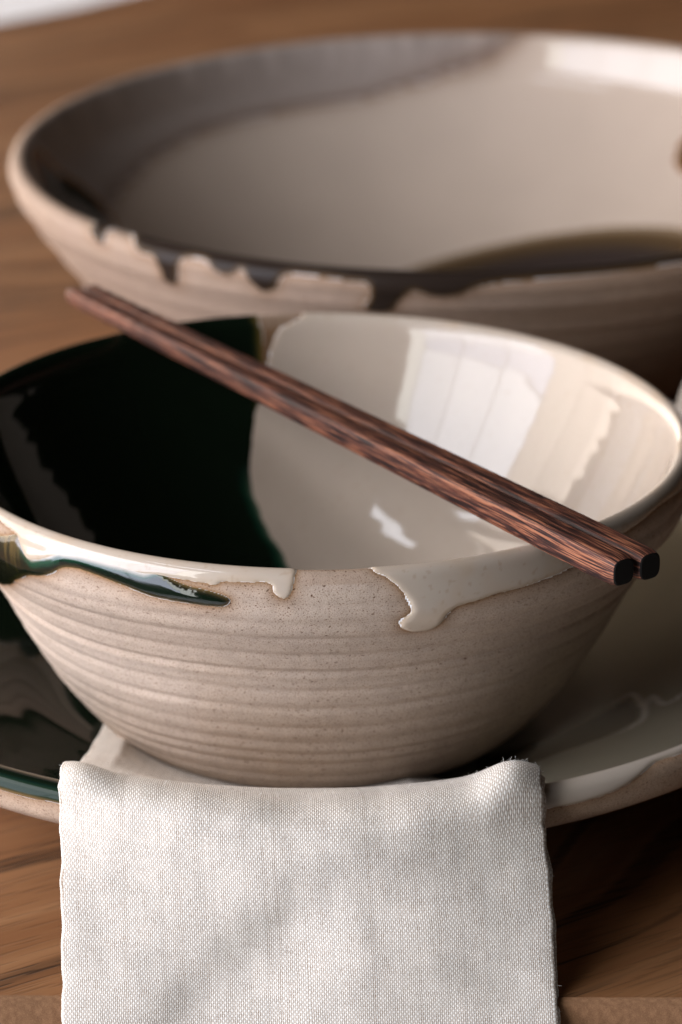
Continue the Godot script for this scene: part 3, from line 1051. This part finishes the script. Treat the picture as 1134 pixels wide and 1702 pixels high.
	# a pool of dark glaze, an amber spot and a dark patch inside
	for k in 3:
		var pool := func(x: float, z: float) -> float:
			if k == 0:
				return (1.0 - Vector2((x - 28.0) / (70.0 if x < 28.0 else 66.0), (z + 12.0) / 60.0).length()) * 64.0
			if k == 1:
				return 21.0 - Vector2(x - 100.0, (z + 82.0) * 1.6).length()
			return 15.0 - Vector2(x + 127.0, (z + 2.0) * 0.62).length()
		var coat_pool := func(_th: float, _s: float, x: float, z: float) -> float:
			var d: float = pool.call(x, z)
			return 0.25 + bead(d, 0.3, 3.0) if d > 0.0 else -0.12
		var tint_pool := func(_th: float, _s: float, x: float, z: float) -> Color:
			var d: float = pool.call(x, z)
			if k == 0:
				return Color(0.30, 0.21, 0.13).lerp(Color(0.085, 0.052, 0.026), smoothstep(0.0, 5.0, d)).lerp(Color(0.040, 0.030, 0.024), smoothstep(5.0, 14.0, d))
			return Color(0.28, 0.12, 0.03).lerp(Color(0.035, 0.03, 0.016), smoothstep(0.5, 4.5, d))
		part(["dark_glaze_pool", "amber_glaze_spot", "dark_patch_left"][k], glazed(pr, -PI, PI, 420, steps(pr.s0 + 0.0004, -0.002, 0.0012), relief, coat_pool, tint_pool), glaze, base)


# ------------------------------------------------------------------ chopsticks
func stick(from: Vector3, to: Vector3, wide: float, shift: float, seed_value: int) -> Array:
	var along_dir := (to - from)
	var length := along_dir.length()
	along_dir /= length
	var side := along_dir.cross(Vector3.UP).normalized()
	var up := side.cross(along_dir).normalized()
	var nz := noise(seed_value, 30.0, 2)
	var nu := 49
	var nv := 150
	var pos := PackedVector3Array()
	var uv := PackedVector2Array()
	for j in nv + 1:
		var t := j / float(nv)
		var half := lerpf(wide, wide * 0.72, t) * 0.5
		var round_in := 1.0
		if t < 0.004:
			round_in = 0.90 + 0.1 * sqrt(t / 0.004)
		if t > 0.97:
			round_in = sqrt(maxf(1.0 - pow((t - 0.97) / 0.03, 2.0), 0.02))
		# shallow cut rings near the tip
		var ring := smoothstep(0.80, 0.85, t) * smoothstep(0.985, 0.96, t)
		round_in -= 0.09 * ring * (0.5 + 0.5 * cos(t * length / 0.0065 * TAU))
		var power := lerpf(lerpf(3.2, 5.5, smoothstep(0.0, 0.04, t)), 3.4, smoothstep(0.1, 1.0, t))
		for i in nu:
			var a := TAU * i / (nu - 1.0) + PI * 0.25
			var c := cos(a)
			var s := sin(a)
			var k := pow(pow(absf(c), power) + pow(absf(s), power), -1.0 / power)
			var h := half * round_in * k * (1.0 + 0.012 * nz.get_noise_2d(a * 0.03, t))
			pos.append(from + along_dir * (t * length) + side * (h * c) + up * (h * s * 1.06))
			uv.append(Vector2(i / (nu - 1.0), t * 1.0 + shift))
	var shaft := grid(nu, nv + 1, pos, PackedColorArray(), uv, true)
	# the flat end
	var st := SurfaceTool.new()
	st.begin(Mesh.PRIMITIVE_TRIANGLES)
	st.set_smooth_group(-1)
	var ring0 := PackedVector3Array()
	for i in nu - 1:
		ring0.append(pos[i])
	var cen := from - along_dir * 0.00025
	for i in nu - 1:
		var p0 := ring0[i]
		var p1 := ring0[(i + 1) % (nu - 1)]
		var q0 := cen + (p0 - from) * 0.90
		var q1 := cen + (p1 - from) * 0.90
		for v in [p0, q0, p1, p1, q0, q1, q0, cen, q1]:
			st.add_vertex(v)
	st.generate_normals()
	return [shaft, st.commit()]


func build_chopsticks() -> void:
	var y0 := 0.0036
	var y1 := 0.0026
	var specs := [
		["dark striped wooden chopstick, nearer of the pair, its black end closest to the bowl front", Vector3(0.0629, y0, 0.1021), Vector3(-0.0768, y1, -0.1042), 0.0],
		["dark striped wooden chopstick, the farther one, tucked behind the nearer stick", Vector3(0.0691, y0 - 0.0001, 0.0985), Vector3(-0.0727, y1, -0.1072), 0.43],
	]
	for k in 2:
		var c: Array = specs[k]
		var t := thing("chopstick" if k == 0 else "chopstick_001", c[0], "chopstick", Vector3(c[1].x, 0.0, c[1].z), "pair of chopsticks laid across the ramen bowl")
		var m := stick(c[1] - t.position, c[2] - t.position, 0.0064, c[3], 400 + k)
		part("shaft", m[0], stick_wood, t)
		part("butt_end", m[1], stick_end, t)


# ------------------------------------------------------------------ napkin
var nap_a: FastNoiseLite
var nap_b: FastNoiseLite

var nap_layer := 0.0

func napkin_mid(u: float, v: float) -> Vector3:
	# u 0..1 left to right; v 0 under the bowl, 3 on the plate's rim, 9 at the lower end
	var xf := lerpf(-0.0633, 0.0448, u)
	var dx := xf + 0.0066
	var zr := -0.0227 + sqrt(0.1351 * 0.1351 - dx * dx)
	var xb := xf + 0.0064
	var zin := sqrt(maxf(0.0495 * 0.0495 - xb * xb, 0.0) + 0.00012)
	zin = maxf(zin, lerpf(-0.03, 0.05, pow(u, 0.6)))
	var lift := 0.0034 * exp(-pow((u - 0.945) / 0.06, 2.0)) + 0.0012 * exp(-pow((u - 0.03) / 0.06, 2.0)) + 0.0005 * nap_a.get_noise_1d(u * 4.0) - 0.0026 * exp(-pow((u - 0.52) / 0.30, 2.0))
	var y_in := -0.0765
	var p := [
		Vector2(y_in, zin), Vector2(-0.0665, lerpf(zin, zr, 0.42)), Vector2(-0.0552, zr - 0.019), Vector2(-0.0475 + lift, zr - 0.0035),
		Vector2(-0.0482 + lift, zr + 0.0046), Vector2(-0.0560, zr + 0.0088), Vector2(-0.068, lerpf(zr + 0.0115, 0.1262, 0.5)), Vector2(-0.082, lerpf(zr + 0.0160, 0.1328, 0.75)),
		Vector2(-0.098, 0.1378), Vector2(-0.118, 0.1410),
	]
	var k := clampi(int(v), 0, 8)
	var t := v - k
	var a: Vector2 = p[maxi(k - 1, 0)]
	var b: Vector2 = p[k]
	var c: Vector2 = p[k + 1]
	var d: Vector2 = p[mini(k + 2, 9)]
	var q := b.cubic_interpolate(c, a, d, t)
	if nap_layer > 0.0:   # the layer beneath, a little closer to the plate
		var g := (c - b).normalized()
		q += Vector2(-absf(g.y), -absf(g.x)) * 0.0021
	var hang := smoothstep(4.5, 6.5, v)
	var bump := 0.0009 * nap_a.get_noise_2d(u * 2.6, v * 0.45) + 0.00022 * nap_b.get_noise_2d(u * 6.0, v * 0.7)
	# a slack hollow that runs down to the left
	var along_h := (v - 6.75) + (u - 0.42) * 4.2
	var across_h := (u - 0.42) - (v - 6.75) * 0.02
	bump -= 0.0022 * exp(-pow(along_h / 0.62, 2.0)) * smoothstep(0.62, 0.42, u) * smoothstep(0.10, 0.30, u) * hang
	bump += 0.0012 * exp(-pow((u - 0.72) / 0.16, 2.0)) * hang
	q.y += bump * smoothstep(0.3, 4.0, v)
	q.x += bump * 0.4 * (1.0 - smoothstep(3.0, 4.2, v))
	var x := xf
	var edge := 2.0 * u - 1.0
	x += 0.00040 * nap_b.get_noise_2d(v * 1.7, 5.0 + signf(edge) * 3.0) * absf(edge)
	x += lerpf(0.0, lerpf(0.0019, 0.0031, u), smoothstep(4.0, 8.0, v)) * (1.0 if u > 0.5 else 0.9)
	x += nap_layer * (0.0006 * smoothstep(0.5, 1.0, u) * (1.0 + 0.8 * nap_b.get_noise_1d(v * 1.3)) + 0.0012 * (1.0 - u))
	if v < 3.0:
		x += 0.0035 * (3.0 - v) / 3.0 * (1.0 - u)
		x -= 0.012 * (3.0 - v) / 3.0 * u
	return Vector3(x, q.x, q.y)


func build_napkin() -> void:
	nap_a = noise(501, 1.0, 2)
	nap_b = noise(502, 1.0, 2)
	var o := thing("napkin", "folded natural linen napkin hanging over the front rim of the plate", "napkin", Vector3(-0.01, -0.05, 0.115))
	# a flat rounded loop of the cloth's thickness, swept along its length
	var loop := []   # u, side
	for k in 221:
		loop.append(Vector2(k / 220.0, 1.0))
	for k in range(1, 8):
		loop.append(Vector2(1.0, cos(PI * k / 8.0)))
	for k in range(60, -1, -1):
		loop.append(Vector2(k / 60.0, -1.0))
	for k in range(1, 8):
		loop.append(Vector2(0.0, -cos(PI * k / 8.0)))
	loop.append(Vector2(0.0, 1.0))
	var nu := loop.size()
	var vs := PackedFloat32Array()
	for k in 331:
		vs.append(9.0 * k / 330.0)
	var nv := vs.size()
	for layer in 2:
		nap_layer = layer
		var pos := PackedVector3Array()
		var uv := PackedVector2Array()
		var run := 0.0
		var last := napkin_mid(0.5, 0.0)
		for v in vs:
			var here := napkin_mid(0.5, v)
			run += here.distance_to(last)
			last = here
			var thick := 0.0009
			for q in loop:
				var e := 0.004
				var m := napkin_mid(q.x, v)
				var du := napkin_mid(minf(q.x + e, 1.0), v) - napkin_mid(maxf(q.x - e, 0.0), v)
				var dv := napkin_mid(q.x, minf(v + 0.03, 9.0)) - napkin_mid(q.x, maxf(v - 0.03, 0.0))
				var n := dv.cross(du).normalized()
				var inset: float = 1.0 - exp(-minf(q.x, 1.0 - q.x) * 60.0)
				var s: float = q.y
				var w := m + n * (s * thick * lerpf(0.75, 1.0, inset))
				if q.x == 1.0 or q.x == 0.0:
					w += du.normalized() * (sqrt(maxf(1.0 - s * s, 0.0)) * thick * (1.0 if q.x == 1.0 else -1.0))
				pos.append(w - o.position)
				uv.append(Vector2((lerpf(0.0, 0.1095, q.x) + ((q.y - 1.0) * thick * (-1.0 if q.x == 1.0 else 1.0) if q.x == 1.0 or q.x == 0.0 else 0.0)) / 0.102, run / 0.102))
		var called := "cloth" if layer == 0 else "under_layer"
		part(called, grid(nu, nv, pos, PackedColorArray(), uv, true), linen, o)
	nap_layer = 0.0
	# loose fibres along the fold and the cut corner
	var st := SurfaceTool.new()
	st.begin(Mesh.PRIMITIVE_TRIANGLES)
	st.set_smooth_group(0)
	rng.seed = 9
	for k in 170:
		var u := rng.randf()
		var v := rng.randf_range(2.6, 4.4)
		if k < 40:
			u = rng.randf_range(0.86, 1.0)
		elif k < 70:
			u = rng.randf_range(0.0, 0.03) if k % 2 == 0 else rng.randf_range(0.985, 1.0)
			v = rng.randf_range(3.0, 8.5)
		var p := napkin_mid(u, v)
		var du := napkin_mid(minf(u + 0.01, 1.0), v) - napkin_mid(maxf(u - 0.01, 0.0), v)
		var dv := napkin_mid(u, v + 0.05) - napkin_mid(u, v - 0.05)
		var n := dv.cross(du).normalized()
		p += n * 0.0008
		var out := n
		if k >= 40 and k < 70:
			out = du.normalized() * (1.0 if u > 0.5 else -1.0)
			p = napkin_mid(u, v) + out * 0.0012
		var dir := (out + Vector3(rng.randf_range(-1, 1), rng.randf_range(-0.4, 0.6), rng.randf_range(-1, 1)) * 0.8).normalized()
		var bend := Vector3(rng.randf_range(-1, 1), rng.randf_range(-1, 1), rng.randf_range(-1, 1)) * 0.6
		var long := rng.randf_range(0.0005, 0.0015)
		var rad := rng.randf_range(0.00002, 0.000035)
		var prev := p - dir * 0.0006
		for j in 4:
			dir = (dir + bend * 0.35).normalized()
			var nxt := prev + dir * (long / 4.0 + (0.0006 if j == 0 else 0.0))
			var s1 := dir.cross(Vector3.UP if absf(dir.y) < 0.9 else Vector3.RIGHT).normalized() * rad
			var s2 := dir.cross(s1).normalized() * rad
			var r0 := [prev + s1, prev - s1 * 0.5 + s2 * 0.87, prev - s1 * 0.5 - s2 * 0.87]
			var r1 := [nxt + s1, nxt - s1 * 0.5 + s2 * 0.87, nxt - s1 * 0.5 - s2 * 0.87]
			for i in 3:
				var i1 := (i + 1) % 3
				for w in [r0[i], r0[i1], r1[i], r0[i1], r1[i1], r1[i]]:
					st.add_vertex(w - o.position)
			prev = nxt
	st.generate_normals()
	var fm := StandardMaterial3D.new()
	fm.albedo_color = srgb(Color(0.78, 0.75, 0.70))
	fm.roughness = 0.9
	var fib := part("loose_fibres", st.commit(), fm, o)
	fib.set_meta("kind", "stuff")


# ------------------------------------------------------------------ the pale jar at the right edge
func build_jar() -> void:
	var outer := [Vector2(0.017, 0.098), Vector2(0.0185, 0.0965), Vector2(0.0185, 0.090), Vector2(0.022, 0.080), Vector2(0.030, 0.066), Vector2(0.0345, 0.050), Vector2(0.0355, 0.035), Vector2(0.034, 0.018), Vector2(0.030, 0.004), Vector2(0.028, 0.0), Vector2(0.0, 0.0005)]
	var inner := [Vector2(0.017, 0.098), Vector2(0.0155, 0.0965), Vector2(0.0150, 0.090), Vector2(0.019, 0.078), Vector2(0.028, 0.060), Vector2(0.030, 0.030), Vector2(0.02, 0.006), Vector2(0.0, 0.005)]
	var pr := Profile.new(inner, outer)
	var o := thing("ceramic_jar", "pale ceramic jar at the right edge, mostly out of frame behind the ramen bowl", "jar", Vector3(0.1285, TABLE_Y, -0.102))
	var zero := func(_th: float, _s: float) -> float: return 0.0
	var tint := func(_th: float, _s: float) -> Color: return Color(0.62, 0.56, 0.50)
	part("jar_body", thrown(pr, 120, steps(pr.s0, pr.s1, 0.0015), zero, tint), clay, o)
